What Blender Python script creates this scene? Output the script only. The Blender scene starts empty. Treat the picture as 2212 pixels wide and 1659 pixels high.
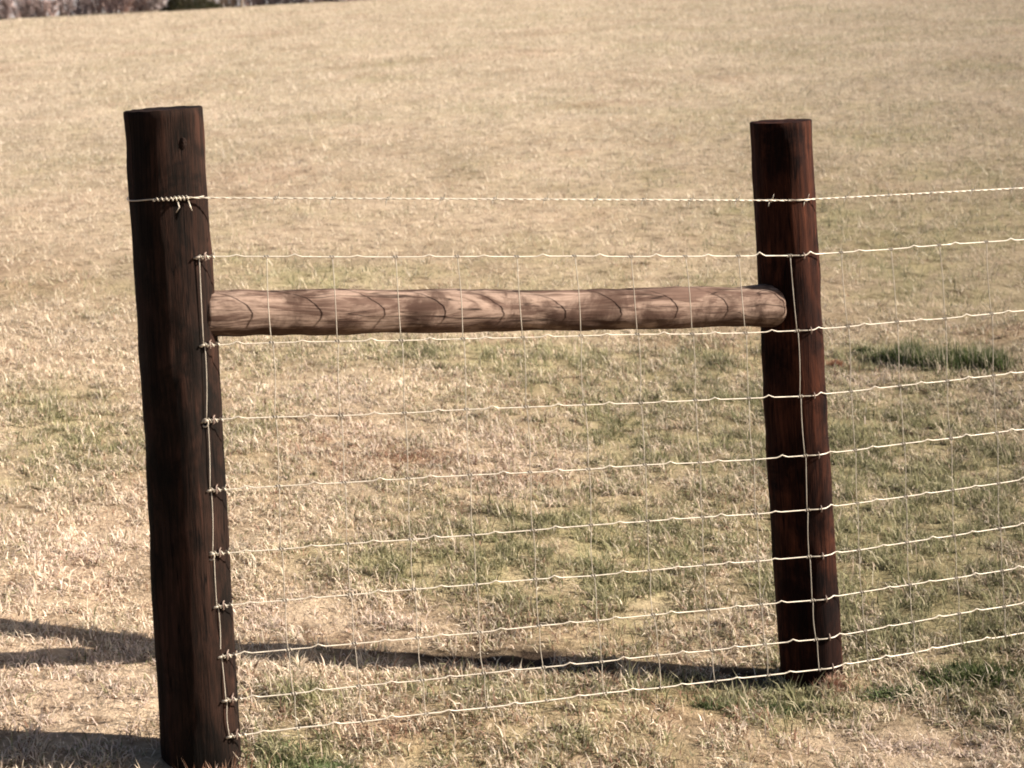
import bpy, math, random
import numpy as np
from mathutils import Matrix, Vector
rng = np.random.default_rng(7); random.seed(7)
sc = bpy.context.scene
# ------------------------------------------------------------------ camera, sky, sun, exposure
W, H = 2212.0, 1659.0            # photo measured at this size
F = 4300.0                       # focal length in those pixels
ROLL = math.radians(3.0); PITCH = math.radians(1.2); SHIFT = -0.341
CAM = Vector((0, 0, 1.565))
fwd = Vector((0, math.cos(PITCH), -math.sin(PITCH))); up0 = Vector((0, math.sin(PITCH), math.cos(PITCH))); r0 = Vector((1, 0, 0))
cr = math.cos(ROLL)*r0 - math.sin(ROLL)*up0
cu = math.sin(ROLL)*r0 + math.cos(ROLL)*up0
cd = bpy.data.cameras.new('camera'); cam = bpy.data.objects.new('camera', cd); sc.collection.objects.link(cam)
m = Matrix(((cr.x, cu.x, -fwd.x, CAM.x), (cr.y, cu.y, -fwd.y, CAM.y), (cr.z, cu.z, -fwd.z, CAM.z), (0, 0, 0, 1)))
cam.matrix_world = m
cd.sensor_width = 36; cd.lens = 36*F/W; cd.shift_y = SHIFT; cd.clip_start = 0.05; cd.clip_end = 9000
cd.dof.use_dof = True; cd.dof.focus_distance = 4.6; cd.dof.aperture_fstop = 9.0
sc.camera = cam
SUN_EL, SUN_AZ = 27.5, 2.0       # azimuth: degrees from +X towards +Y
w = bpy.data.worlds.new('World'); sc.world = w; w.use_nodes = True
nt = w.node_tree; sky = nt.nodes.new('ShaderNodeTexSky'); sky.sky_type = 'NISHITA'; sky.sun_disc = False
sky.sun_elevation = math.radians(SUN_EL); sky.sun_rotation = math.radians(90-SUN_AZ); sky.dust_density = 1.6; sky.air_density = 0.6; sky.ozone_density = 0.3
nt.links.new(sky.outputs[0], nt.nodes['Background'].inputs[0]); nt.nodes['Background'].inputs[1].default_value = 0.05
sl = bpy.data.lights.new('sun', 'SUN'); sl.energy = 5.0; sl.angle = math.radians(0.5); sl.color = (1, 0.945, 0.875)
so = bpy.data.objects.new('sun', sl); sc.collection.objects.link(so)
e, a = math.radians(SUN_EL), math.radians(SUN_AZ)
sdir = Vector((math.cos(e)*math.cos(a), math.cos(e)*math.sin(a), math.sin(e)))
so.rotation_euler = sdir.to_track_quat('Z', 'Y').to_euler(); so.location = (6, 0, 6)
sc.view_settings.view_transform = 'Standard'; sc.view_settings.look = 'None'; sc.view_settings.gamma = 1
sc.view_settings.exposure = 1.5
sc.cycles.filter_width = 1.9
sc.cycles.max_bounces = 5; sc.cycles.diffuse_bounces = 1; sc.cycles.transmission_bounces = 2

def ray(x, y):
    u = (x - W/2)/F; v = -(y - (H/2 + SHIFT*W))/F
    return cr*u + cu*v + fwd
def at(x, y, Y):                 # photo position at a distance Y in front of the camera
    d = ray(x, y); return CAM + d*(Y/d.y)

# ------------------------------------------------------------------ noise and terrain
def _h(ix, iy, s):
    n = (ix.astype(np.int64)*374761393 + iy.astype(np.int64)*668265263 + s*1442695041) & 0xffffffff
    n = ((n ^ (n >> 13))*1274126177) & 0xffffffff
    return ((n ^ (n >> 16)) & 0xffffff)/float(0xffffff)
def vnoise(x, y, s=0):
    x = np.asarray(x, float); y = np.asarray(y, float)
    ix, iy = np.floor(x), np.floor(y); fx, fy = x-ix, y-iy
    fx = fx*fx*(3-2*fx); fy = fy*fy*(3-2*fy)
    a_, b_, c_, d_ = _h(ix, iy, s), _h(ix+1, iy, s), _h(ix, iy+1, s), _h(ix+1, iy+1, s)
    return (a_*(1-fx)+b_*fx)*(1-fy)+(c_*(1-fx)+d_*fx)*fy
def fbm(x, y, s=0, o=4):
    t = 0; amp = .5; tot = 0
    for k in range(o):
        t = t+amp*vnoise(x*2**k, y*2**k, s+k*17); tot += amp; amp *= .55
    return t/tot
def ground_base(x, y):
    x = np.asarray(x, float); y = np.asarray(y, float)
    xx = 3*np.tanh((x+.713)/3)
    wx = 1/(1+(np.abs(y)/11)**4)
    yc = np.clip(y-4.1, -6, None)
    zy = .0145*np.clip(yc, None, 99.5) + .0355*5*(1-np.exp(-yc/5))
    far = np.clip(y-103.6, 0, None)
    zy = zy - .6*(1-np.exp(-far/25))
    return -.115*xx*wx + zy
DIPS = []                        # (x, y, rx, ry, depth)
def ground_z(x, y):
    z = ground_base(x, y)
    y = np.asarray(y, float); x = np.asarray(x, float)
    amp = np.clip(1.6/np.clip(np.abs(y), 3, None)*3, 0, 1)
    z = z + (fbm(x*3.2, y*3.2, 3, 3)-.5)*.035 + (fbm(x*.5, y*.5, 9, 2)-.5)*.06*np.clip((y-5)/6, 0, 1)
    band = 1/(1+np.exp((x-.50)/.07))      # a low berm in front, a shallow trough behind it
    z = z+band*(.030*np.exp(-((y-4.38)/.20)**2)-.026*np.exp(-((y-4.98)/.26)**2))
    for (cx, cy, rx, ry, dp) in DIPS:
        z = z + dp*np.exp(-((x-cx)/rx)**2-((y-cy)/ry)**2)
    return z
def gp(xp, yp):                  # point of the ground under a photo position
    d = ray(xp, yp); lo = 2.5; hi = 100.0
    for _ in range(40):
        mid = (lo+hi)/2; p = CAM + d*(mid/d.y)
        if p.z > float(ground_z(p.x, p.y)): lo = mid
        else: hi = mid
    return p

YL, YR, YE = 4.107, 4.79, 5.02
PL_B, PL_T = at(440, 1657, YL), at(352, 236, YL)
PR_B, PR_T = at(1752, 1466, YR), at(1686, 263, YR)
0 and 0 and print('bases', PL_B, float(ground_base(PL_B.x, PL_B.y)), PR_B, float(ground_base(PR_B.x, PR_B.y)))
DIPS.append((-1.55, 4.7, .5, .5, .05)); DIPS.append((.60, 4.78, .32, .4, -.035))
for (xp, yp, rx, ry, dp) in ((940, 1425, .035, .03, -.02), (1030, 1432, .03, .03, -.025), (1150, 1430, .035, .05, -.025), (1000, 1462, .14, .03, .015), (1200, 1480, .2, .06, .015), (1500, 1470, .2, .03, .012), (1800, 1480, .07, .05, .03), (100, 1400, .10, .03, .01)):
    p = gp(xp, yp); DIPS.append((p.x, p.y, rx, ry, dp))


# ------------------------------------------------------------------ helpers
def tag(o, label=None, cat=None, group=None, kind=None):
    for k, v in (('label', label), ('category', cat), ('group', group), ('kind', kind)):
        if v: o[k] = v
    return o
def link(name, me, mat, parent=None, smooth=True):
    o = bpy.data.objects.new(name, me); sc.collection.objects.link(o)
    if mat: me.materials.append(mat)
    if smooth and len(me.polygons): me.polygons.foreach_set('use_smooth', [True]*len(me.polygons))
    if parent is not None: o.parent = parent; 
    return o
class MB:
    def __init__(s): s.v = []; s.f = []
    def tube(s, pts, r, n=6, caps=True):
        pts = [Vector(p) for p in pts]; k = len(pts)
        rs = r if hasattr(r, '__len__') else [r]*k
        b = len(s.v); prev = None
        for i, p in enumerate(pts):
            t = (pts[min(i+1, k-1)]-pts[max(i-1, 0)]).normalized()
            if prev is None:
                ref = Vector((0, 0, 1)) if abs(t.z) < .8 else Vector((0, 1, 0))
                nrm = t.cross(ref).normalized()
            else:
                nrm = (prev - t*prev.dot(t)).normalized()
            prev = nrm; bn = t.cross(nrm)
            for j in range(n):
                a_ = 2*math.pi*j/n
                s.v.append(tuple(p + (nrm*math.cos(a_)+bn*math.sin(a_))*rs[i]))
        for i in range(k-1):
            for j in range(n):
                a_, b_ = b+i*n+j, b+i*n+(j+1) % n
                s.f.append((a_, b_, b_+n, a_+n))
        if caps:
            s.f.append(tuple(b+j for j in reversed(range(n)))); s.f.append(tuple(b+(k-1)*n+j for j in range(n)))
        return s
    def helix(s, p0, p1, R, turns, r, steps=8, ph=0, n=5, fix=None):
        p0 = Vector(p0); p1 = Vector(p1); t = (p1-p0).normalized()
        ref = Vector((0, 0, 1)) if abs(t.z) < .8 else Vector((0, 1, 0))
        u = t.cross(ref).normalized(); v = t.cross(u); K = max(2, int(turns*steps)); pts = []
        for i in range(K+1):
            q = i/K; a_ = ph+q*turns*2*math.pi
            pts.append(p0.lerp(p1, q)+(u*math.cos(a_)+v*math.sin(a_))*R)
        return s.tube([fix(p) for p in pts] if fix else pts, r, n)
    def build(s, name, mat, parent=None, origin=None, smooth=True):
        me = bpy.data.meshes.new(name)
        o0 = Vector(origin) if origin is not None else Vector((0, 0, 0))
        if parent is not None and origin is None: o0 = Vector(parent.location)
        me.from_pydata([tuple(Vector(v)-o0) for v in s.v], [], s.f); me.update()
        o = link(name, me, mat, parent, smooth)
        if parent is None: o.location = o0
        return o
def empty(name, loc):
    o = bpy.data.objects.new(name, None); sc.collection.objects.link(o); o.location = loc; o.empty_display_size = .1
    return o

# ------------------------------------------------------------------ materials
def newmat(name, rough=.8, spec=.2):
    m_ = bpy.data.materials.new(name); m_.use_nodes = True; n = m_.node_tree
    b = n.nodes['Principled BSDF']; b.inputs['Roughness'].default_value = rough; b.inputs['Specular IOR Level'].default_value = spec
    return m_, n, b
def ramp(n, src, stops):
    r = n.nodes.new('ShaderNodeValToRGB'); el = r.color_ramp.elements
    while len(el) < len(stops): el.new(.5)
    for e_, (p, c) in zip(el, stops): e_.position = p; e_.color = (*c, 1)
    n.links.new(src, r.inputs[0]); return r.outputs[0]
def noise(n, vec, scale, detail=5, rough=.6, dist=0):
    t = n.nodes.new('ShaderNodeTexNoise'); t.inputs['Scale'].default_value = scale; t.inputs['Detail'].default_value = detail
    t.inputs['Roughness'].default_value = rough; t.inputs['Distortion'].default_value = dist
    n.links.new(vec, t.inputs['Vector']); return t.outputs[0]
def coords(n, scale=(1, 1, 1), loc=(0, 0, 0)):
    tc = n.nodes.new('ShaderNodeTexCoord'); mp = n.nodes.new('ShaderNodeMapping')
    mp.inputs['Scale'].default_value = scale; mp.inputs['Location'].default_value = loc
    n.links.new(tc.outputs['Object'], mp.inputs[0]); return mp.outputs[0]
def mix(n, fac, a_, b_, mode='MIX'):
    x = n.nodes.new('ShaderNodeMix'); x.data_type = 'RGBA'; x.blend_type = mode
    for sck, v in ((x.inputs[0], fac), (x.inputs[6], a_), (x.inputs[7], b_)):
        if hasattr(v, 'links'): n.links.new(v, sck)
        else: sck.default_value = v if not isinstance(v, tuple) else (*v, 1)
    return x.outputs[2]
def bump(n, b, h, strength, dist):
    bp = n.nodes.new('ShaderNodeBump'); bp.inputs['Strength'].default_value = strength; bp.inputs['Distance'].default_value = dist
    n.links.new(h, bp.inputs['Height']); n.links.new(bp.outputs[0], b.inputs['Normal'])

def wood(name, seed, dark, mid, light, axis='z', gs=1.0, patch=None):
    m_, n, b = newmat(name, .88, .06)
    st = (14, 14, .9) if axis == 'z' else (.9, 14, 14)
    g = noise(n, coords(n, st, (seed, seed*2, 0)), 3.0*gs, 8, .65, 1.2)
    fine = noise(n, coords(n, tuple(c*4 for c in st), (0, seed, seed)), 5.0*gs, 6, .7)
    big = noise(n, coords(n, (3, 3, 1.4) if axis == 'z' else (1.4, 3, 3), (seed, 0, seed)), 2.6, 5, .6, .8)
    col = ramp(n, g, [(.28, dark), (.5, mid), (.72, light)])
    col = mix(n, ramp(n, fine, [(.35, (.0, .0, .0)), (.65, (.5, .5, .5))]), col, light)
    col = mix(n, ramp(n, big, [(.38, (.8, .8, .8)), (.6, (0, 0, 0))]), col, dark)
    if patch:
        pn = noise(n, coords(n, (2.2, 12, 12) if axis == 'x' else (8, 8, 3), (seed*3, 1, 4)), 1.7, 6, .65, .9)
        col = mix(n, ramp(n, pn, [(.44, (0, 0, 0)), (.56, (.75, .75, .75)), (.64, (.15, .15, .15)), (.74, (.55, .55, .55))]), col, patch)
    # drying cracks along the grain, and a few broad weather stains
    ck = noise(n, coords(n, (26, 26, .8) if axis == 'z' else (.8, 26, 26), (seed*5, 2, 7)), 1.6, 2, .4, .6)
    col = mix(n, ramp(n, ck, [(.485, (0, 0, 0)), (.5, (.9, .9, .9)), (.515, (0, 0, 0))]), col, tuple(c*.25 for c in dark))
    stn = noise(n, coords(n, (5, 5, 4), (3, seed, 1)), 1.5, 5, .7, .5)
    col = mix(n, ramp(n, stn, [(.50, (0, 0, 0)), (.62, (.75, .75, .75))]), col, dark)
    n.links.new(col, b.inputs['Base Color'])
    ad = n.nodes.new('ShaderNodeMath'); ad.operation = 'ADD'; n.links.new(g, ad.inputs[0]); n.links.new(fine, ad.inputs[1])
    bump(n, b, ad.outputs[0], .5, .0035)
    return m_
M = {}
M['post_big'] = wood('dark_stained_wood', 3, (.004, .0034, .0026), (.010, .0065, .0046), (.050, .022, .014))
M['post_red'] = wood('red_brown_stained_wood', 11, (.0026, .001, .0008), (.015, .005, .0028), (.090, .028, .0135))
M['rail'] = wood('weathered_peeled_wood', 5, (.048, .026, .018), (.108, .064, .046), (.165, .105, .077), 'x', .8, (.33, .23, .17))
m_, n, b = newmat('galvanised_wire', .45, .5); b.inputs['Metallic'].default_value = .25
n.links.new(ramp(n, noise(n, coords(n), 60), [(.3, (.36, .30, .23)), (.7, (.58, .50, .38))]), b.inputs['Base Color']); M['wire'] = m_
m_, n, b = newmat('dull_stay_wire', .6, .3)
n.links.new(ramp(n, noise(n, coords(n), 40), [(.3, (.30, .25, .19)), (.7, (.48, .41, .32))]), b.inputs['Base Color']); M['stay'] = m_
m_, n, b = newmat('rusty_staple', .6, .4); n.links.new(ramp(n, noise(n, coords(n), 90), [(.3, (.10, .05, .03)), (.7, (.30, .22, .17))]), b.inputs['Base Color']); M['staple'] = m_

# grass blades carry their own plant colour
m_, n, b = newmat('grass_blades', .75, .12)
at_ = n.nodes.new('ShaderNodeAttribute'); at_.attribute_name = 'Col'
n.links.new(at_.outputs['Color'], b.inputs['Base Color'])
tr = n.nodes.new('ShaderNodeBsdfTranslucent'); n.links.new(at_.outputs['Color'], tr.inputs[0])
ms = n.nodes.new('ShaderNodeMixShader'); ms.inputs[0].default_value = .42
n.links.new(b.outputs[0], ms.inputs[1]); n.links.new(tr.outputs[0], ms.inputs[2]); n.links.new(ms.outputs[0], n.nodes['Material Output'].inputs[0])
M['grass'] = m_

# ------------------------------------------------------------------ where the turf is green, brown or bleached
GREEN = []; BROWN = []; PALE = []
def spot(lst, xp, yp, wp, hp, amt):
    c = gp(xp, yp); l = gp(xp-wp, yp); q = gp(xp, yp-hp)
    lst.append((c.x, c.y, abs(c.x-l.x)+.01, abs(q.y-c.y)+.02, amt))
for args in ((1960, 1010, 300, 190, .8), (1900, 1240, 320, 140, .85), (1400, 920, 260, 110, .6), (1330, 1170, 320, 120, .75), (820, 1215, 220, 35, .55),
             (1560, 1100, 120, 200, .35), (640, 1640, 95, 45, 1.0), (1130, 1500, 260, 35, .55), (1500, 1500, 150, 35, .7), (1650, 1530, 200, 40, .8), (2120, 1470, 120, 50, .9),
             (2170, 1540, 90, 40, .6), (700, 590, 180, 22, .6), (1050, 770, 420, 25, .55), (560, 560, 80, 20, .4), (1560, 780, 60, 20, .7), (1500, 590, 160, 25, .25), (1990, 770, 150, 28, 1.0),
             (1900, 480, 400, 90, .35), (2000, 300, 300, 90, .30), (640, 1510, 90, 16, .6), (120, 1000, 140, 60, .25), (90, 860, 100, 40, .28), (700, 770, 230, 40, .4),
             (1000, 1640, 200, 40, .3), (1300, 1600, 200, 30, .45), (1300, 440, 60, 8, .4), (2050, 640, 200, 40, .4), (1280, 1260, 500, 40, .35), (900, 1110, 250, 30, .2)):
    spot(GREEN, *args)
for args in ((1540, 1520, 110, 30, .85), (900, 990, 60, 14, .55), (1160, 1040, 100, 14, .45), (1290, 225, 110, 5, .5), (890, 1140, 60, 12, .3), (60, 620, 90, 15, .35), (850, 1600, 120, 25, .45),
             (1240, 330, 40, 5, .35), (1850, 790, 60, 14, .5), (1800, 1480, 50, 25, .7), (1080, 740, 60, 6, .3), (1500, 745, 90, 14, .5), (1120, 1350, 90, 12, .2), (2160, 720, 70, 10, .5)):
    spot(BROWN, *args)
for args in ((1950, 1620, 260, 40, .9), (200, 1500, 260, 90, .8), (150, 1200, 160, 90, .6), (700, 1340, 260, 40, .7), (1100, 1000, 160, 70, .5), (700, 860, 160, 50, .3), (1850, 820, 70, 14, .7), (750, 950, 120, 60, .4), (1550, 1340, 200, 30, .3)):
    spot(PALE, *args)
def field(lst, x, y):
    t = np.zeros_like(x)
    for (cx, cy, rx, ry, am) in lst:
        t = np.maximum(t, am*np.exp(-(((x-cx)/rx)**2+((y-cy)/ry)**2)**1.3*.8))
    return t
STR = np.array([(.74, .61, .44), (.66, .53, .38), (.82, .70, .53), (.55, .41, .28), (.72, .56, .42)])
GRN = np.array([(.28, .26, .13), (.38, .34, .19), (.15, .15, .07), (.46, .40, .25)])
BRN = np.array([(.30, .17, .11), (.20, .11, .065), (.42, .26, .18)])
PLE = np.array([(.84, .68, .55), (.78, .62, .50), (.70, .54, .43)])
BARE_SHADE = []  # thin turf; painted darkness along the ground shadow, dark soil under the far clump
for args in ((1165, 1426, 55, 20, 1.1), (1040, 1430, 70, 16, 1.1), (940, 1424, 60, 12, 1.0), (1100, 1430, 50, 14, 1.0), (1270, 1450, 80, 14, .8), (1450, 1455, 90, 14, .7), (1600, 1458, 80, 16, .8), (780, 1405, 90, 12, .5), (2080, 785, 110, 12, 1.0), (1900, 775, 60, 8, .8)): spot(BARE_SHADE, *args)
def turf_maps(x, y):
    n1 = fbm(x*1.1, y*.75, 21, 4); n2 = fbm(x*4.3, y*3.4, 33, 3); n3 = fbm(x*14, y*11, 43, 2)
    side = np.clip(.5+x/np.clip(y, 3, None)*1.5, 0, 1)          # greener right side: real growth plus painted light falloff
    g = .04+.20*side + .95*np.clip(n1-.52, 0, 1)*2*(.4+.8*side) + field(GREEN, x, y)*(.35+1.1*n2)*.95
    n4 = fbm(x*.55, y*.28, 57, 4); n5 = fbm(x*2.6, y*1.5, 63, 3)
    g = g+np.clip(n4-.55, 0, 1)*1.1+np.clip(n5-.58, 0, 1)*.9
    g = g*np.clip(.2+1.7*n3, 0, 1.5)
    g = g*(1-.75*field(PALE, x, y))
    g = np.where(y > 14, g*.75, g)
    br = .04 + 1.0*np.clip(fbm(x*2.1+9, y*1.1, 87, 4)-.58, 0, 1) + .8*np.clip(fbm(x*.5+3, y*.22, 97, 3)-.55, 0, 1) + .45*np.clip(n3-.60, 0, 1)*2 + field(BROWN, x, y)*(.3+n2)
    pl = field(PALE, x, y)*.8 + .35*np.clip(n2-.45, 0, 1)
    return np.clip(g, 0, .95), np.clip(br, 0, .9), np.clip(pl, 0, .9)
def pick(arr, k): return arr[rng.integers(0, len(arr), k)]
def blade_colors(x, y):
    k = len(x); g, br, pl = turf_maps(x, y)
    c = pick(STR, k)*(1+.0*x[:, None])
    u = rng.random(k); c = np.where((u < pl)[:, None], pick(PLE, k), c)
    u = rng.random(k); c = np.where((u < br)[:, None], pick(BRN, k), c)
    u = rng.random(k); c = np.where((u < g)[:, None], pick(GRN, k), c)
    dim = 1-.30*np.clip((x/np.clip(y, 3, None)-.02)/.22, 0, 1)  # light falloff to the right, painted into the blade colour
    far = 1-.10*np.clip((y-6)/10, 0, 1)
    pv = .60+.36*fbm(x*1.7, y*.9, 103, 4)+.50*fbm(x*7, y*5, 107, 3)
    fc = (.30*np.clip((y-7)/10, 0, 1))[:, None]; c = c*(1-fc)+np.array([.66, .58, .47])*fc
    return c*(rng.uniform(.78, 1.12, k)*dim*far*pv)[:, None]

def blades(name, x, y, z, L, wd, tilt, az, col, seg2=True, parent=None, base=None):
    k = len(x)
    hx, hy = np.cos(az), np.sin(az)
    sx, sy = -hy, hx
    tw = rng.uniform(-1.2, 1.2, k); 
    P0 = np.stack([x, y, z], 1)
    d1 = np.stack([hx*np.sin(tilt*.6), hy*np.sin(tilt*.6), np.cos(tilt*.6)], 1)
    t2 = np.clip(tilt*1.35, 0, 1.9)
    d2 = np.stack([hx*np.sin(t2), hy*np.sin(t2), np.cos(t2)], 1)
    S = np.stack([sx*np.cos(tw), sy*np.cos(tw), np.sin(tw)*.5], 1)
    if seg2:
        mid = P0 + d1*(L*.5)[:, None]; tip = mid + d2*(L*.5)[:, None]
        V = np.stack([P0-S*(wd*.5)[:, None], P0+S*(wd*.5)[:, None], mid+S*(wd*.42)[:, None], mid-S*(wd*.42)[:, None], tip], 1).reshape(-1, 3)
        nv = 5; i0 = np.arange(k)*5
        loops = np.stack([i0, i0+1, i0+2, i0+3, i0+3, i0+2, i0+4], 1).reshape(-1)
        tot = np.tile([4, 3], k)
    else:
        tip = P0 + (d1+d2)*(L*.5)[:, None]
        V = np.stack([P0-S*(wd*.5)[:, None], P0+S*(wd*.5)[:, None], tip], 1).reshape(-1, 3)
        nv = 3; i0 = np.arange(k)*3
        loops = np.stack([i0, i0+1, i0+2], 1).reshape(-1); tot = np.full(k, 3)
    if base is not None: V = V-np.array(base)
    me = bpy.data.meshes.new(name); me.vertices.add(len(V)); me.vertices.foreach_set('co', V.astype(np.float32).reshape(-1))
    me.loops.add(len(loops)); me.loops.foreach_set('vertex_index', loops.astype(np.int32))
    me.polygons.add(len(tot)); st = np.concatenate([[0], np.cumsum(tot)[:-1]])
    me.polygons.foreach_set('loop_start', st.astype(np.int32)); me.polygons.foreach_set('loop_total', tot.astype(np.int32))
    me.update(calc_edges=True)
    ca = me.color_attributes.new('Col', 'FLOAT_COLOR', 'POINT')
    cc = np.concatenate([np.repeat(col, nv, axis=0), np.ones((k*nv, 1))], 1)
    ca.data.foreach_set('color', cc.astype(np.float32).reshape(-1))
    return link(name, me, M['grass'], parent, smooth=False)

# ------------------------------------------------------------------ ground
def build_ground():
    ys = list(np.arange(-40, 2.4, 1.5)) + list(np.geomspace(2.4, 125, 420)) + list(np.geomspace(130, 5000, 30))
    us = np.linspace(-1, 1, 401)
    ys = np.array(ys); Y, U = np.meshgrid(ys, us, indexing='ij')
    wy = np.maximum(np.abs(Y), 2.5)+1.0
    X = wy*(.42*U+2.4*U**9)
    Z = ground_z(X, Y)
    V = np.stack([X, Y, Z], -1).reshape(-1, 3); nr, nc = X.shape
    i = np.arange(nr-1)[:, None]*nc+np.arange(nc-1)[None]
    Fq = np.stack([i, i+1, i+nc+1, i+nc], -1).reshape(-1, 4)
    me = bpy.data.meshes.new('ground'); me.vertices.add(len(V)); me.vertices.foreach_set('co', V.astype(np.float32).reshape(-1))
    me.loops.add(Fq.size); me.loops.foreach_set('vertex_index', Fq.astype(np.int32).reshape(-1))
    me.polygons.add(len(Fq)); me.polygons.foreach_set('loop_start', (np.arange(len(Fq))*4).astype(np.int32)); me.polygons.foreach_set('loop_total', np.full(len(Fq), 4, np.int32))
    me.update(calc_edges=True)
    x, y = V[:, 0], V[:, 1]; g, br, pl = turf_maps(x, y)
    g = g[:, None]; br = br[:, None]; pl = pl[:, None]
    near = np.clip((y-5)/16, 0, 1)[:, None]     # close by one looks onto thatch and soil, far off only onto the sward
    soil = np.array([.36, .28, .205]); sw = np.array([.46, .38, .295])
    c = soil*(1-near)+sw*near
    c = c*(1-br)+BRN.mean(0)*br; c = c*(1-g*.8)+GRN.mean(0)*g*.8; c = c*(1-pl*.3)+PLE.mean(0)*pl*.3
    bz = np.clip(field(BARE_SHADE, x, y)*1.3, 0, 1)[:, None]; c = c*(1-bz)+np.array([.045, .032, .024])*bz  # painted shadow darkness and clump soil, mixed into the ground colour
    dim = 1-.30*np.clip((x/np.clip(y, 3, None)-.02)/.22, 0, 1)  # same light falloff to the right, painted into the ground colour
    c = c*dim[:, None]
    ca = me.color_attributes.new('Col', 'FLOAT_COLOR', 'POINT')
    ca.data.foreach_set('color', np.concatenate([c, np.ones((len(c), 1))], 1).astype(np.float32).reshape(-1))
    m_, n, b = newmat('turf_ground', .95, .05)
    A = n.nodes.new('ShaderNodeAttribute'); A.attribute_name = 'Col'
    v = coords(n)
    f1 = noise(n, v, 9, 8, .75, .5); f2 = noise(n, v, 60, 5, .7); f3 = noise(n, coords(n, (1, .6, 1)), .9, 6, .65, .4)
    c1 = mix(n, 1.0, A.outputs['Color'], ramp(n, f1, [(.34, (.30, .25, .21)), (.46, (.85, .82, .78)), (.7, (1.22, 1.2, 1.15))]), 'MULTIPLY')
    c2 = mix(n, 1.0, c1, ramp(n, f2, [(.3, (.7, .66, .6)), (.68, (1.2, 1.2, 1.2))]), 'MULTIPLY')
    c3 = mix(n, 1.0, c2, ramp(n, f3, [(.32, (.78, .77, .70)), (.66, (1.12, 1.10, 1.08))]), 'MULTIPLY')
    n.links.new(c3, b.inputs['Base Color'])
    ad = n.nodes.new('ShaderNodeMath'); ad.operation = 'ADD'; n.links.new(f1, ad.inputs[0]); n.links.new(f2, ad.inputs[1])
    bump(n, b, ad.outputs[0], .55, .05)
    return tag(link('ground', me, m_), kind='structure')
build_ground()

# pale hillside far beyond the brush
def build_hill():
    xs = np.linspace(-700, 900, 120); ys = np.linspace(330, 900, 50); X, Y = np.meshgrid(xs, ys)
    Z = ground_z(X, Y)-1.5+np.clip((Y-340)/520, 0, 1)**.8*(22+16*fbm(X/170, Y/170, 61, 3))
    me = bpy.data.meshes.new('hill'); nc = 120
    me.from_pydata(np.stack([X, Y, Z], -1).reshape(-1, 3).tolist(), [], [(i*nc+j, i*nc+j+1, (i+1)*nc+j+1, (i+1)*nc+j) for i in range(49) for j in range(nc-1)])
    m_, n, b = newmat('pale_hillside', .95, .05)
    n.links.new(ramp(n, noise(n, coords(n, (1, .5, 1)), .05, 6, .7), [(.35, (.24, .215, .20)), (.55, (.33, .30, .285)), (.75, (.27, .235, .215))]), b.inputs['Base Color'])
    tag(link('hill', me, m_), kind='structure')
build_hill()
# ------------------------------------------------------------------ grass
def scatter(k, y0, y1, p):
    # y with density falling as y^-p per square metre, times the width of the strip
    yy = np.linspace(y0, y1, 4000); wdt = .36*yy+.5
    pdf = wdt*np.minimum(1, (6.5/yy))**p; cdf = np.cumsum(pdf); cdf /= cdf[-1]
    y = np.interp(rng.random(k), cdf, yy); x = (rng.random(k)*2-1)*(.36*y+.5)
    return x, y
def clear_of_posts(x, y):
    ok = np.ones(len(x), bool)
    for p, r in ((PL_B, .083), (PR_B, .078)): ok &= (x-p.x)**2+(y-p.y)**2 > r*r
    return ok
def turf(name, k, y0, y1, p, seg2, lmul, wmul):
    x, y = scatter(k, y0, y1, p)
    # clumping: pull blades towards tufts, leave small bare holes
    cell = .05; jx = vnoise(x/cell, y/cell, 71)-.5; jy = vnoise(x/cell, y/cell, 72)-.5
    x = x+jx*.05; y = y+jy*.05
    hole = fbm(x*13, y*11, 81, 2); keep = (rng.random(len(x)) < np.clip((hole-.36)*6, .10, 1)*(1-.88*np.clip(field(BARE_SHADE, x, y), 0, 1))) & clear_of_posts(x, y)
    x, y = x[keep], y[keep]
    fade = np.clip((9.2-y)/3.0, 0, 1) if seg2 else np.clip((y-6.2)/3.0, 0, 1)
    kk = rng.random(len(x)) < fade; x, y = x[kk], y[kk]; k = len(x)
    g, br, pl = turf_maps(x, y)
    sc_ = lmul*np.clip(y/6.5, 1, None)**.55
    L = rng.gamma(6, 1/6, k)*.023*sc_*(1+.5*g)*(.7+.6*fbm(x*5, y*5, 5, 2))
    wd = rng.uniform(.0022, .0045, k)*wmul*np.clip(y/6.5, 1, None)**.7
    tilt = np.clip(rng.normal(1.12, .36, k)-.25*g, .05, 1.6)
    az = rng.uniform(-math.pi, math.pi, k)+vnoise(x*9, y*9, 91)*2
    z = ground_z(x, y)-.003
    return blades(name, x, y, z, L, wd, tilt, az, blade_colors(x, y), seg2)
tag(turf('short_turf', 1050000, 2.9, 9.2, .8, True, 1.0, 1.0), kind='stuff', label='dry straw coloured turf with green patches round the fence posts', cat='grass')
tag(turf('pasture_grass', 680000, 6.2, 101, 1.9, False, 1.15, 1.2), kind='stuff', label='bleached winter pasture stretching behind the fence', cat='grass')

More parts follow.
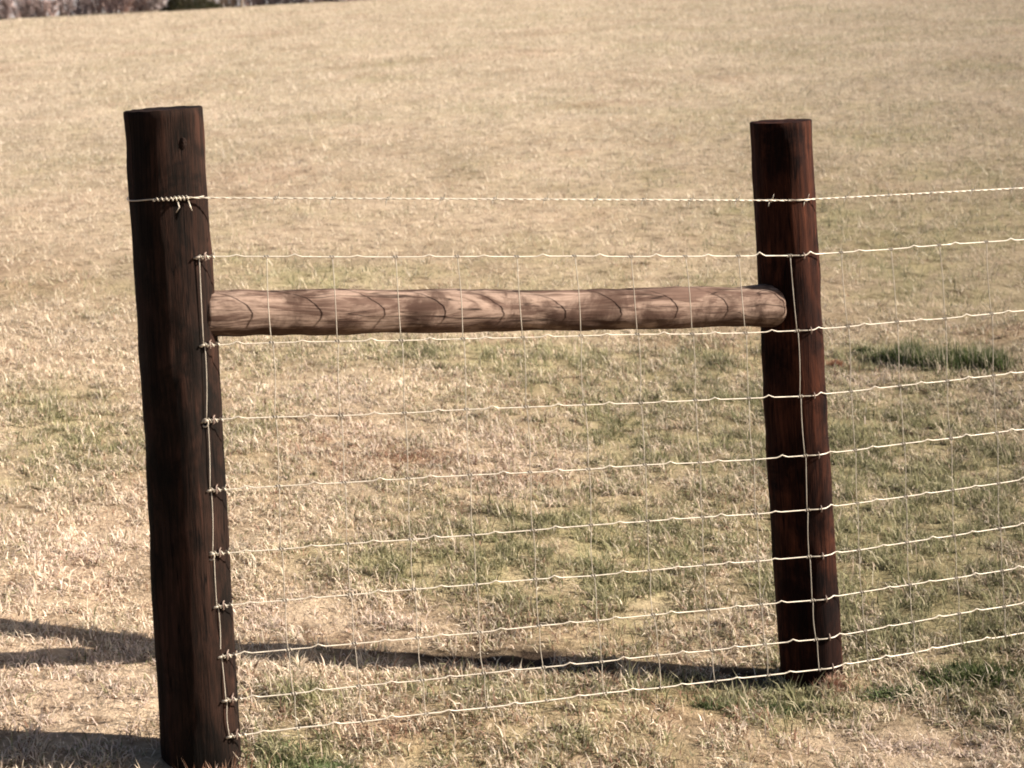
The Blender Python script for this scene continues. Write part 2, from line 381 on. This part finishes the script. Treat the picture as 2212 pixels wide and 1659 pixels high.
def tuft(label, xp, yp, k, rad, L, cols, group=None, up=.45, name='grass_tuft', cat='grass tuft', flat=.5):
    c = gp(xp, yp); a_ = rng.random(k)*2*math.pi; q = np.clip(np.abs(rng.normal(0, .5, k)), 0, 1.1)
    x = c.x+rad*q*np.cos(a_); y = c.y+rad*flat*q*np.sin(a_)
    if rad > .15:                # a broad patch is a handful of ragged crowns grown together
        nc_ = 16; ci = rng.integers(0, nc_, k); cx_ = rng.uniform(-1, 1, nc_)*rad; cy_ = rng.uniform(-1, 1, nc_)*rad*flat; cr_ = rng.uniform(.14, .38, nc_)*rad
        x = c.x+cx_[ci]+cr_[ci]*rng.normal(0, .6, k); y = c.y+cy_[ci]+cr_[ci]*flat*1.3*rng.normal(0, .6, k)
    ok = clear_of_posts(x, y); x, y, a_ = x[ok], y[ok], a_[ok]; k = len(x)
    z = ground_z(x, y)-.004
    o = blades(name, x, y, z, rng.uniform(.5, 1.1, k)*L, rng.uniform(.0022, .0045, k), np.clip(rng.normal(up, .3, k), .02, 1.4), a_+rng.normal(0, .9, k),
               pick(np.array(cols), k)*rng.uniform(.8, 1.15, k)[:, None], True, base=(c.x, c.y, float(ground_z(c.x, c.y))))
    o.location = (c.x, c.y, float(ground_z(c.x, c.y)))
    return tag(o, label, cat, group)
DG = [(.045, .065, .02), (.07, .09, .03), (.03, .04, .015), (.12, .13, .05)]
MG = [(.17, .21, .09), (.23, .27, .12), (.12, .16, .06), (.30, .31, .16)]
tuft('broad dark green grass clump in the pasture right of the far post', 2060, 788, 3000, .20, .095, DG+[(.5, .42, .30)])
tuft('low dark green grass clump between the far post and the broad clump', 1915, 778, 500, .12, .065, DG+[(.5, .42, .3)])
tuft('small dark tuft of grass beside the reddish bare earth near the far post', 1868, 762, 200, .05, .04, DG)
tuft('dark grass tuft showing under the brace rail close to the far post', 1568, 788, 260, .09, .05, DG+[(.5, .42, .3)]*3+[(.30, .19, .12)]*2)
tuft('mid green low weed mat at the foot of the near post', 610, 1640, 2600, .085, .022, MG, up=.9, flat=.9, name='weed_mat', cat='weeds')
tuft('smaller green weed mat reaching the bottom edge right of the near post', 710, 1668, 1500, .06, .022, MG, up=.9, flat=.8, name='weed_mat', cat='weeds')
tuft('rust brown dead grass tuft heaped against the foot of the far post', 1798, 1486, 420, .042, .036, [(.30, .15, .10), (.42, .25, .17), (.55, .40, .30)], flat=.8, name='dead_grass_tuft')
tuft('dead reddish grass beside the far post at the dark clump', 1805, 792, 500, .035, .035, [(.24, .11, .065), (.33, .17, .10)], name='dead_grass_tuft')
tuft('rusty dead stalks standing in front of the near post foot', 470, 1668, 260, .09, .05, [(.30, .15, .09), (.42, .27, .18)], flat=.5, name='dead_grass_tuft')
tuft('dark low weeds between the far post foot and the right hand weed clump', 1935, 1502, 1100, .12, .026, DG+MG[:2], up=.85, flat=.5, name='weed_mat', cat='weeds')
tuft('dark weeds spreading left of the far post foot in front of the shadow', 1650, 1530, 1500, .16, .026, DG+MG[:2], up=.85, flat=.4, name='weed_mat', cat='weeds')
tuft('dark weed clump at the right edge of the turf in the foreground', 2110, 1466, 2600, .14, .034, DG, up=.85, flat=.5, name='weed_mat', cat='weeds')

# ------------------------------------------------------------------ posts
def make_post(name, label, B, T, rb, rt, mat, seed, cut):
    root = empty(name, (B.x, B.y, B.z))
    mb_v = []; faces = []; n = 72; rows = 110; ax = (T-B); Bz = B-ax.normalized()*.25; full = T-Bz
    for i in range(rows+1):
        q = i/rows; c = Bz+full*q; r = rb+(rt-rb)*q
        for j in range(n):
            a_ = 2*math.pi*j/n
            lump = .0018*math.sin(3*a_+q*5+seed)+.0014*math.sin(5*a_-q*9+seed*2)
            lump += (float(vnoise(a_*2.2+50, q*26, seed))-.5)*.004+(float(vnoise(a_*14+90, q*9, seed+5))-.5)*.0022
            x_, y_ = math.cos(a_)*(r+lump), math.sin(a_)*(r+lump)
            z_ = (cut*x_+(float(vnoise(a_*6+40, seed, 77))-.5)*.002) if i == rows else 0
            mb_v.append((c.x+x_, c.y+y_, c.z+z_+(cut*x_*q**12 if i < rows else 0)))
    for i in range(rows):
        for j in range(n):
            a0 = i*n+j; a1 = i*n+(j+1) % n; faces.append((a0, a1, a1+n, a0+n))
    # end grain: rings down to a centre
    prev = rows*n
    for k, s_ in enumerate((.97, .8, .55, .3)):
        base = len(mb_v)
        for j in range(n):
            vx = Vector(mb_v[rows*n+j]); c = Bz+full
            p = c+(vx-c)*s_; p.z += (.0015 if k == 0 else .0008*math.sin(k*3+j*.7))
            mb_v.append(tuple(p))
        for j in range(n): faces.append((prev+j, prev+(j+1) % n, base+(j+1) % n, base+j))
        prev = base
    base = len(mb_v); mb_v.append(tuple(Bz+full))
    for j in range(n): faces.append((prev+j, prev+(j+1) % n, base))
    me = bpy.data.meshes.new('log'); me.from_pydata([(v[0]-B.x, v[1]-B.y, v[2]-B.z) for v in mb_v], [], faces); me.update()
    o = link('log', me, mat, root)
    return tag(root, label, 'fence post', 'round wooden fence posts')
postL = make_post('fence_post', 'thicker dark brown round wooden post at the left where all the wires end', PL_B, PL_T, .0825, .0795, M['post_big'], 3, .012)
postR = make_post('fence_post', 'thinner reddish brown round wooden post at the right with the rail butted on it', PR_B, PR_T, .0765, .0735, M['post_red'], 8, .0)

# knot and crack on the near post
def on_post(B, T, r, xp, yp, Y, extra=.0):
    p = at(xp, yp, Y); q = (p.z-B.z)/(T.z-B.z); c = B.lerp(T, q); dx = max(-r*.98, min(r*.98, p.x-c.x))
    return Vector((c.x+dx, c.y-math.sqrt(r*r-dx*dx)-extra, p.z))
kn = MB(); kp = on_post(PL_B, PL_T, .081, 405, 305, YL, -.004)
for k in range(4):
    rr = .0085-.002*k; kn.tube([kp+Vector((math.cos(t)*rr*.8+k*.0003, -.0006*k+abs(math.cos(t))*.001, math.sin(t)*rr*1.3)) for t in np.linspace(0, 2*math.pi, 17)], .0016, 5)
kn.tube([kp+Vector((0, .006, 0)), kp+Vector((.001, -.001, 0))], [.005, .003], 8)
m_, n, b = newmat('knot_wood', .85, .1); n.links.new(ramp(n, noise(n, coords(n), 120), [(.3, (.012, .007, .005)), (.7, (.03, .016, .011))]), b.inputs['Base Color'])
kn.build('knot', m_, postL)

# ------------------------------------------------------------------ brace rail
A0 = at(436, 679, YL+.006); A1 = at(1650, 662, YR-.047)
axr = (A1-A0); Lr = axr.length; d = axr.normalized(); up_ = Vector((0, 0, 1)); sd = d.cross(up_).normalized(); up2 = sd.cross(d)
rail = empty('brace_rail', A0); v = []; f = []; n_ = 56; rows = 230; extra = .052
for i in range(rows+1):
    s_ = (Lr+extra)*(i/rows)
    q = s_/Lr; r = .0470+.0012*math.sin(q*9)+.0008*math.sin(q*31+1)
    r += -.002*math.exp(-((q-.92)/.035)**2)+.0035*math.exp(-((q-1.0)/.035)**2)
    end = max(0, (s_-(Lr+extra-.04))/.04); r2 = r*math.sqrt(max(0, 1-end**2.6))
    if end > .3: r2 *= 1
    off = .002*math.sin(q*7+.5)
    c = A0+d*s_+up2*off
    for j in range(n_):
        a_ = 2*math.pi*j/n_
        l_ = (float(vnoise(a_*2.0+30, q*34, 12))-.5)*.0036+(float(vnoise(a_*9+30, q*14, 15))-.5)*.0024
        if end > .1: l_ += (float(vnoise(a_*1.4+7, s_*90, 19))-.5)*.009*min(1, end*2)*(1-end**4)
        rr = max(.0005, r2+l_*(r2/r))
        p = c+(sd*math.cos(a_)+up2*math.sin(a_))*rr-A0
        v.append(tuple(p))
for i in range(rows):
    for j in range(n_): a0 = i*n_+j; a1 = i*n_+(j+1) % n_; f.append((a0, a1, a1+n_, a0+n_))
f.append(tuple(range(rows*n_, rows*n_+n_))); f.append(tuple(reversed(range(n_))))
# local axes along the rail so that the grain runs lengthways
R3 = Matrix((d, sd, up2)).transposed()      # columns
inv = R3.inverted(); v = [tuple(inv @ Vector(p)) for p in v]
me = bpy.data.meshes.new('pole'); me.from_pydata(v, [], f); me.update()
rail.rotation_euler = R3.to_euler()
link('pole', me, M['rail'], rail)
tag(rail, 'weathered round brace rail lying horizontally between the two posts', 'rail')

# ------------------------------------------------------------------ woven wire fence
DL = YL-.058; DR = YR-.0815
S = 1/1.8228
left_y = [1012, 1358, 1656, 1930, 2180, 2388, 2585, 2757, 2899]; right_y = [1009, 1304, 1561, 1797, 2008, 2194, 2363, 2516, 2636]
left_x = [780, 800, 814, 825, 838, 852, 868, 888, 905]; edge_y = [943, 1224, 1467, 1690, 1888, 2066, 2234, 2373, 2490]
right_x = [3108, 3137, 3150, 3168, 3178, 3184, 3198, 3212, 3226]
NS = 10; SP = None; lines = []; QL, QR, QE = [], [], []
for ly, ry, lx, ey, rx in zip(left_y, right_y, left_x, edge_y, right_x):
    a_ = at(lx*S, ly*S, DL); b_ = at(rx*S, ry*S, DR); e_ = at(W, ey*S, YE)
    QL.append(a_); QR.append(b_); QE.append(e_)
step = sum((b_-a_).length for a_, b_ in zip(QL, QR))/len(QL)/NS
NE = 36                                              # stays beyond the far post
def line_point(i, t):                                # t counts stays from the near post
    if t <= NS: return QL[i].lerp(QR[i], t/NS)
    u = (QE[i]-QR[i]).normalized(); avg = (sum(QE, Vector())-sum(QR, Vector())).normalized()
    k = (t-NS)*step; dd = u.lerp(avg, min(1, k/2.5)).normalized() if k > .8 else u
    base = QR[i]+u*k if k <= .8 else QR[i]+u*.8+dd*(k-.8)
    return base
def hug(p, gap=.0022):
    q = (p.z-PR_B.z)/(PR_T.z-PR_B.z); c = PR_B.lerp(PR_T, q); r = .0775+(-.003*q)+gap; dx_ = p.x-c.x
    if 0 < dx_ < r*1.25:
        need = c.y-math.sqrt(max(0, r*r-dx_*dx_)) if dx_ < r else c.y
        p = p.copy(); p.y = min(p.y, need) if dx_ < r*.97 else p.y-(max(0, p.y-(c.y-.03)))*max(0, (r*1.25-dx_)/(r*.28))
    return p
mesh_f = empty('woven_wire_fence', (QL[8].x, QL[8].y, QL[8].z))
knots = []
for i in range(9):
    mb = MB(); pts = []; T_end = NS+NE
    rl = random.Random(i)
    ph = [rl.uniform(-.0016, .0016) for _ in range(T_end+2)]
    for c in range(T_end):
        amp = rl.uniform(.0032, .0062)
        if i == 0 and c == NS-1: amp = .009
        if i == 0 and c == NS: amp = .008
        cpos = .45+rl.uniform(-.12, .12)
        for q in sorted([0, .12, .24, cpos-.11, cpos-.05, cpos, cpos+.05, cpos+.11, .78, .9]+([.03, .06, .09, .15, .18, .21, .28, .33] if c == NS else [])):
            p = line_point(i, c+q).copy(); sag = ph[c]*(1-q)+ph[c+1]*q
            p.z += sag+amp*math.exp(-((q-cpos)/.055)**2); pts.append(hug(p, .0035))
    pts.append(line_point(i, T_end))
    pts = [p for k, p in enumerate(pts)]
    ends = ph
    rad = .0016 if i in (0, 8) else .00135
    mb.tube(pts, rad, 6)
    # the wire is wrapped back round itself at the near post
    e0 = line_point(i, 0); e1 = line_point(i, .28)
    mb.helix(e0-Vector((.006, 0, 0)), e0.lerp(e1, .85), .0036, 3.2, .0017, 8)
    mb.tube([e0+Vector((-.012, .004, -.003)), e0+Vector((-.004, -.004, -.001)), e0+Vector((.004, -.005, .001))], .0024, 6)
    tl = e0.lerp(e1, .8); mb.tube([tl, tl+Vector((.003, -.004, .010))], [.0016, .001], 5)
    if i in (2, 4): mb.tube([e0+Vector((-.004*math.cos(t)*1.6-.003, -.004, .008*math.sin(t)-.004)) for t in np.linspace(0, 5.6, 12)], .0015, 5)
    mb.build('line_wire', M['wire'], mesh_f)
    knots.append(ph)
for c in range(0, NS+NE+1):
    mb = MB(); rl = random.Random(100+c); jit = rl.uniform(-.004, .004)
    for i in range(8):
        p = line_point(i, c).copy(); q = line_point(i+1, c).copy(); p.z += knots[i][c]; q.z += knots[i+1][c]
        bow = rl.uniform(-.004, .004); along = (line_point(i, min(c+.1, NS+NE))-line_point(i, c-.1 if c else 0)).normalized()
        pts = []
        for s_ in np.linspace(0, 1, 9):
            x = p.lerp(q, s_)+along*(bow*math.sin(math.pi*s_)+.0022*(1-2*s_)*(1 if i % 2 else .4)+.0015)
            if 0 < c < NS:
                # rest against the rail
                t = max(0, min(1, (x-A0).dot(d)/Lr)); cc = A0+d*((x-A0).dot(d)); hz = abs((x-cc).dot(up2)); rr = .0500
                fr = (x-cc); toward = Vector((sd.x, sd.y, 0)).normalized(); 
                if toward.y > 0: toward = -toward
                cur = fr.dot(toward)
                if hz < .11:
                    need = math.sqrt(max(0, rr*rr-hz*hz)) if hz < rr else 0
                    if cur < need: x = x+toward*(need-cur)
            pts.append(x)
        mb.tube(pts, .0010, 5)
        if c: mb.helix(p-along*.007, p+along*.007, .0030, 2.2, .0012, 7)
    p = line_point(8, c); 
    if c: mb.helix(p-Vector((.007, 0, 0)), p+Vector((.007, 0, 0)), .003, 2, .0012, 7)
    mb.build('stay_wire', M['stay'], mesh_f)
tag(mesh_f, 'pale galvanised woven wire mesh stretched below the barbed strand across both posts', 'wire fence')

# staples
def staple(root, p, B):
    mb = MB(); mb.tube([p+Vector((0, .016, .007)), p+Vector((0, -.003, .0065)), p+Vector((.001, -.0045, 0)), p+Vector((0, -.003, -.0065)), p+Vector((0, .016, -.007))], .0016, 6)
    mb.build('staple', M['staple'], root)
for i in range(9):
    p = line_point(i, NS+.27); q = (p.z-PR_B.z)/(PR_T.z-PR_B.z); c = PR_B.lerp(PR_T, q); dx = p.x-c.x; r = .0775
    if abs(dx) < r: staple(postR, Vector((p.x, c.y-math.sqrt(r*r-dx*dx)-.002, p.z)), PR_B)
    p = line_point(i, .10); staple(postL, Vector((p.x, p.y-.001, p.z)), PL_B)

# ------------------------------------------------------------------ barbed wire
bw = empty('barbed_wire', on_post(PL_B, PL_T, .081, 372, 424, YL))
bl = on_post(PL_B, PL_T, .082, 446, 420, YL-.07); bl.z = at(446, 423, YL-.06).z; br_ = at(1700, 433, DR); be = at(W, 740*S, YE)
u_ = (be-br_).normalized(); bend = br_+u_*(NE*step)
mb = MB(); path = []
zc = (bl.z+.0)
cpost = PL_B.lerp(PL_T, (zc-PL_B.z)/(PL_T.z-PL_B.z))
for t in np.linspace(math.pi*1.2, 0, 40)[:-1]:          # round the near post, back to front
    path.append(Vector((cpost.x+math.cos(math.pi+(math.pi*1.2-t)*1.0-.9)*.0835, cpost.y+math.sin(math.pi+(math.pi*1.2-t)*1.0-.9)*.0835, zc)))
path = []
for t in np.linspace(-math.pi*1.35, -math.pi*.12, 60):
    path.append(Vector((cpost.x+math.cos(t)*.0838, cpost.y+math.sin(t)*.0838, zc-.001+.002*math.sin(t*3))))
front = [p for p in path]
mb.tube(path, .0013, 6)
start = Vector((cpost.x+math.cos(-math.pi*.33)*.085, cpost.y+math.sin(-math.pi*.33)*.085, zc))
seg = [start, bl+Vector((.0, -.003, 0))] 
def strand(p0, p1, ph):
    mb.helix(p0, p1, .0010, (p1-p0).length/.045, .0012, 7, ph, 5, lambda p: hug(p, .003))
for ph in (0, math.pi): strand(start, br_, ph); strand(br_, bend, ph)
# wrap of the tail near the post
w0 = Vector((cpost.x+math.cos(-math.pi*.56)*.086, cpost.y+math.sin(-math.pi*.56)*.086, zc)); w1 = start+(br_-start).normalized()*.012
wm = Vector((cpost.x+math.cos(-math.pi*.42)*.087, cpost.y+math.sin(-math.pi*.42)*.087, zc))
mb.helix(w0, wm, .0032, 4, .0014, 8); mb.helix(wm, w1, .0042, 4.5, .0015, 8)
mb.build('strand', M['wire'], bw)
def barb(p, t):
    k = MB(); t = t.normalized(); k.helix(p-t*.004, p+t*.004, .003, 2, .0012, 8)
    an = random.uniform(-.5, .5)
    for s_ in (-1, 1):
        o_ = p+t*.004*s_; dv = Vector((.25*s_, -.25, math.cos(an)*s_)).normalized()
        k.tube([o_, o_+dv*.0085, o_+dv*.016], [.0012, .0011, .0003], 5)
    return k.build('barb', M['wire'], bw)
for s_ in np.arange(.2, (br_-start).length-.06, .127): barb(start+(br_-start).normalized()*s_, br_-start)
barb(at(1665, 433, DR-.001), br_-start); barb(at(1741, 433, DR+.02), u_)
for s_ in np.arange(.17, NE*step, .127): barb(br_+u_*s_, u_)
for xp, ln in ((397, .022), (418, .020)):
    p = on_post(PL_B, PL_T, .083, xp, 427, YL, .002); k = MB()
    k.tube([p, p+Vector((.004, -.006, -ln*.5)), p+Vector((-.003 if xp < 400 else .008, -.006, -ln))], [.0017, .0015, .0005], 5); k.build('barb', M['wire'], bw)
tag(bw, 'twisted barbed wire strand running above the mesh, wrapped round the near post', 'barbed wire')
# the next post along, just outside the picture
ez = bend; gz = float(ground_z(ez.x, ez.y))
Bn = Vector((ez.x, ez.y+.08, gz)); Tn = Vector((ez.x, ez.y+.08, ez.z+.22))
make_post('fence_post', 'farthest round fence post where the wires run on to the right', Bn, Tn, .0765, .0735, M['post_red'], 5, 0)

# ------------------------------------------------------------------ far brush, trees and poles
def twig_mat(name, c1, c2):
    m_, n, b = newmat(name, .9, .1); n.links.new(ramp(n, noise(n, coords(n), 3), [(.35, c1), (.65, c2)]), b.inputs['Base Color']); return m_
TW = {'red': twig_mat('red_brown_twigs', (.30, .20, .17), (.46, .33, .29)), 'grey': twig_mat('grey_mauve_twigs', (.34, .28, .265), (.50, .43, .41)),
      'dark': twig_mat('dark_twigs', (.23, .17, .155), (.37, .29, .26)), 'tan': twig_mat('tan_twigs', (.28, .20, .14), (.42, .32, .24))}
def shrub_mesh(seed, wd, ht, count):
    rl = random.Random(seed); mb = MB()
    nst = 9
    for s_ in range(nst):
        bx, by = rl.uniform(-.35, .35)*wd, rl.uniform(-.3, .3)*wd*.6; lean = rl.uniform(-.35, .35)+bx/wd*.6
        p = Vector((bx, by, -.1)); tip = Vector((bx+lean*ht, by+rl.uniform(-.3, .3)*ht, ht*rl.uniform(.75, 1.0)))
        midp = p.lerp(tip, .5)+Vector((rl.uniform(-.1, .1), rl.uniform(-.1, .1), 0))*ht
        mb.tube([p, midp, tip], [.035, .022, .008], 4, False)
        for k in range(count//nst):
            q = rl.uniform(.05, 1); o_ = (p.lerp(midp, q*2) if q < .5 else midp.lerp(tip, q*2-1))
            dv = Vector((rl.gauss(0, .55), rl.gauss(0, .45), rl.uniform(.1, 1))).normalized(); ln = rl.uniform(.25, .6)*ht*.5
            m2 = o_+dv*ln*.55; t2 = m2+(dv+Vector((rl.gauss(0, .4), rl.gauss(0, .3), .3))).normalized()*ln*.5
            mb.tube([o_, m2, t2], [.014, .010, .004], 3, False)
    return mb
def gpt(xp, Y):
    p = at(xp, 10, Y); return Vector((p.x, Y, float(ground_z(p.x, Y))))
protos = {}
def shrub(xp, Y, wd, ht, kind, label, count=520):
    key = (kind, random.randint(0, 1)); 
    if key not in protos:
        mb = shrub_mesh(hash(key[0]) % 7 + key[1]*3 if False else len(protos)+1, 1.0, 1.0, count)
        me = bpy.data.meshes.new('bare_shrub'); me.from_pydata([tuple(v_) for v_ in mb.v], [], mb.f); me.update(); me.materials.append(TW[kind]); protos[key] = me
    o = bpy.data.objects.new('bare_shrub', protos[key]); sc.collection.objects.link(o)
    o.location = gpt(xp, Y); o.scale = (wd, wd*.8, ht); o.rotation_euler.z = random.uniform(-.5, .5) + (math.pi if random.random() < .5 else 0)
    return tag(o, label, 'shrub', 'leafless shrubs along the far edge of the field')
shr = [(4, 100, 2.0, 1.9, 'dark', 'dark bare shrub at the far left corner of the skyline'), (34, 102, 2.2, 1.0, 'red', 'low brown shrub between the left corner and the pale gap'),
       (70, 101, 2.0, 1.15, 'dark', 'dark brown shrub left of the tall dark trunk'), (100, 103, 1.8, .9, 'red', 'low reddish shrub touching the left side of the tall dark trunk'),
       (160, 101, 2.0, 1.2, 'dark', 'dark grey shrub just right of the tall dark trunk'), (185, 104, 2.4, 1.7, 'grey', 'taller greyish shrub second right of the tall dark trunk'),
       (222, 102, 2.2, 1.35, 'red', 'rounded reddish shrub third right of the tall dark trunk'), (256, 101, 2.4, 1.5, 'red', 'dense red brown shrub in the middle of the far brush'),
       (292, 102, 2.2, 1.1, 'red', 'red brown shrub lower than its neighbours in the far brush'), (330, 103, 2.3, 1.25, 'red', 'reddish shrub halfway between the trunk and the evergreen'),
       (352, 102, 2.4, 1.2, 'grey', 'mauve grey shrub in front of the low gap before the evergreen'), (385, 105, 2.6, 1.5, 'grey', 'pale grey shrub just left of the evergreen'),
       (486, 103, 2.0, .8, 'tan', 'low tan shrub just right of the evergreen'), (508, 102, 1.4, 1.0, 'tan', 'tan shrub left of the thin pole'),
       (550, 102, 2.0, 1.3, 'red', 'reddish shrub just right of the thin pole'), (572, 103, 1.8, 1.5, 'red', 'second reddish shrub right of the thin pole'),
       (605, 102, 2.0, 1.8, 'dark', 'dark shrub at the middle of the right hand brush'), (640, 103, 2.2, 1.9, 'dark', 'dark shrub second in the right hand brush'),
       (675, 102, 2.2, 1.9, 'dark', 'dark shrub third in the right hand brush'), (705, 103, 2.2, 2.0, 'tan', 'tan shrub amid the right hand dark brush'),
       (740, 102, 2.2, 2.0, 'dark', 'dark shrub fourth in the right hand brush'), (775, 103, 2.2, 2.0, 'dark', 'dark shrub fifth in the right hand brush'),
       (810, 103, 2.2, 2.0, 'red', 'brown shrub last seen before the field meets the top edge'), (850, 103, 2.4, 2.0, 'dark', 'dark shrub hidden above the top edge of the picture')]
dx = 0
for (xp, Y, wd, ht, kd, lb) in shr: shrub(xp-20 if 300 < xp < 390 else xp, Y, wd*.8, ht, kd, lb)
# evergreen
def evergreen(xp, Y, rad, ht):
    c = gpt(xp, Y); root = empty('evergreen_tree', c); mb = MB(); mb.tube([c+Vector((0, 0, -.2)), c+Vector((.05, 0, ht*.5)), c+Vector((0, 0, ht*.96))], [.16, .11, .02], 8)
    mb.build('trunk', TW['dark'], root)
    k = 16000; q = rng.random(k)**1.9; zz = .04+q*(ht-.15); rr = rad*(1-q)**.75*(.8+.5*vnoise(zz*2.1, q*9, 3)); a_ = rng.random(k)*2*math.pi
    lob = .75+.4*vnoise(a_*1.6+20, zz*1.7, 8); r_ = rr*lob*np.sqrt(rng.uniform(.25, 1, k)); rr0 = rad*.55*np.clip(zz/.9, .35, 1)
    x = c.x+r_*np.cos(a_); y = c.y+r_*np.sin(a_)
    cols = pick(np.array([(.03, .035, .018), (.045, .048, .022), (.02, .024, .014), (.07, .065, .03), (.10, .075, .045)]), k)
    o = blades('crown', x, y, c.z+zz, rng.uniform(.10, .22, k), rng.uniform(.03, .06, k), rng.uniform(.3, 1.5, k), a_+rng.normal(0, .5, k), cols, False, parent=root, base=(c.x, c.y, c.z))
    return tag(root, 'dark evergreen tree standing among the bare brush on the skyline', 'tree')
evergreen(410, 99.0, 1.45, 5.2)
# tall trunk and thin pole
c = gpt(133, 101); t_ = empty('bare_tree', c); mb = MB(); mb.tube([c+Vector((0, 0, -.2)), c+Vector((-.03, 0, 2)), c+Vector((.06, 0, 4.4)), c+Vector((0, 0, 7))], [.14, .115, .08, .02], 8); mb.build('trunk', TW['dark'], t_)
mb = MB(); rl = random.Random(4)
for k in range(60):
    z0 = rl.uniform(2.6, 6.8); dv = Vector((rl.gauss(0, 1), rl.gauss(0, 1), rl.uniform(.4, 1.3))).normalized(); ln = (7.4-z0)*.4+.5
    p = c+Vector((0, 0, z0)); p2 = p+dv*ln*.5; p3 = p2+(dv+Vector((rl.gauss(0, .3), rl.gauss(0, .3), .4))).normalized()*ln*.5; mb.tube([p, p2, p3], [.035, .022, .007], 4, False)
    for j in range(4):
        q_ = p.lerp(p3, rl.uniform(.3, 1)); mb.tube([q_, q_+(dv+Vector((rl.gauss(0, .7), rl.gauss(0, .7), .4))).normalized()*ln*.35], [.014, .005], 3, False)
mb.build('crown', TW['grey'], t_)
tag(t_, 'tall dark bare trunk rising out of the brush near the left corner', 'tree')
c = gpt(523, 100); mb = MB(); mb.tube([c+Vector((0, 0, -.2)), c+Vector((0, 0, 3.0)), c+Vector((0, 0, 3.05))], [.06, .055, .03], 8)
m_, n, b = newmat('weathered_pole', .8, .2); n.links.new(ramp(n, noise(n, coords(n, (6, 6, 1)), 3), [(.3, (.3, .24, .2)), (.7, (.5, .42, .36))]), b.inputs['Base Color'])
tag(mb.build('pole', m_, None, c), 'thin pole on the skyline right of the evergreen', 'pole')
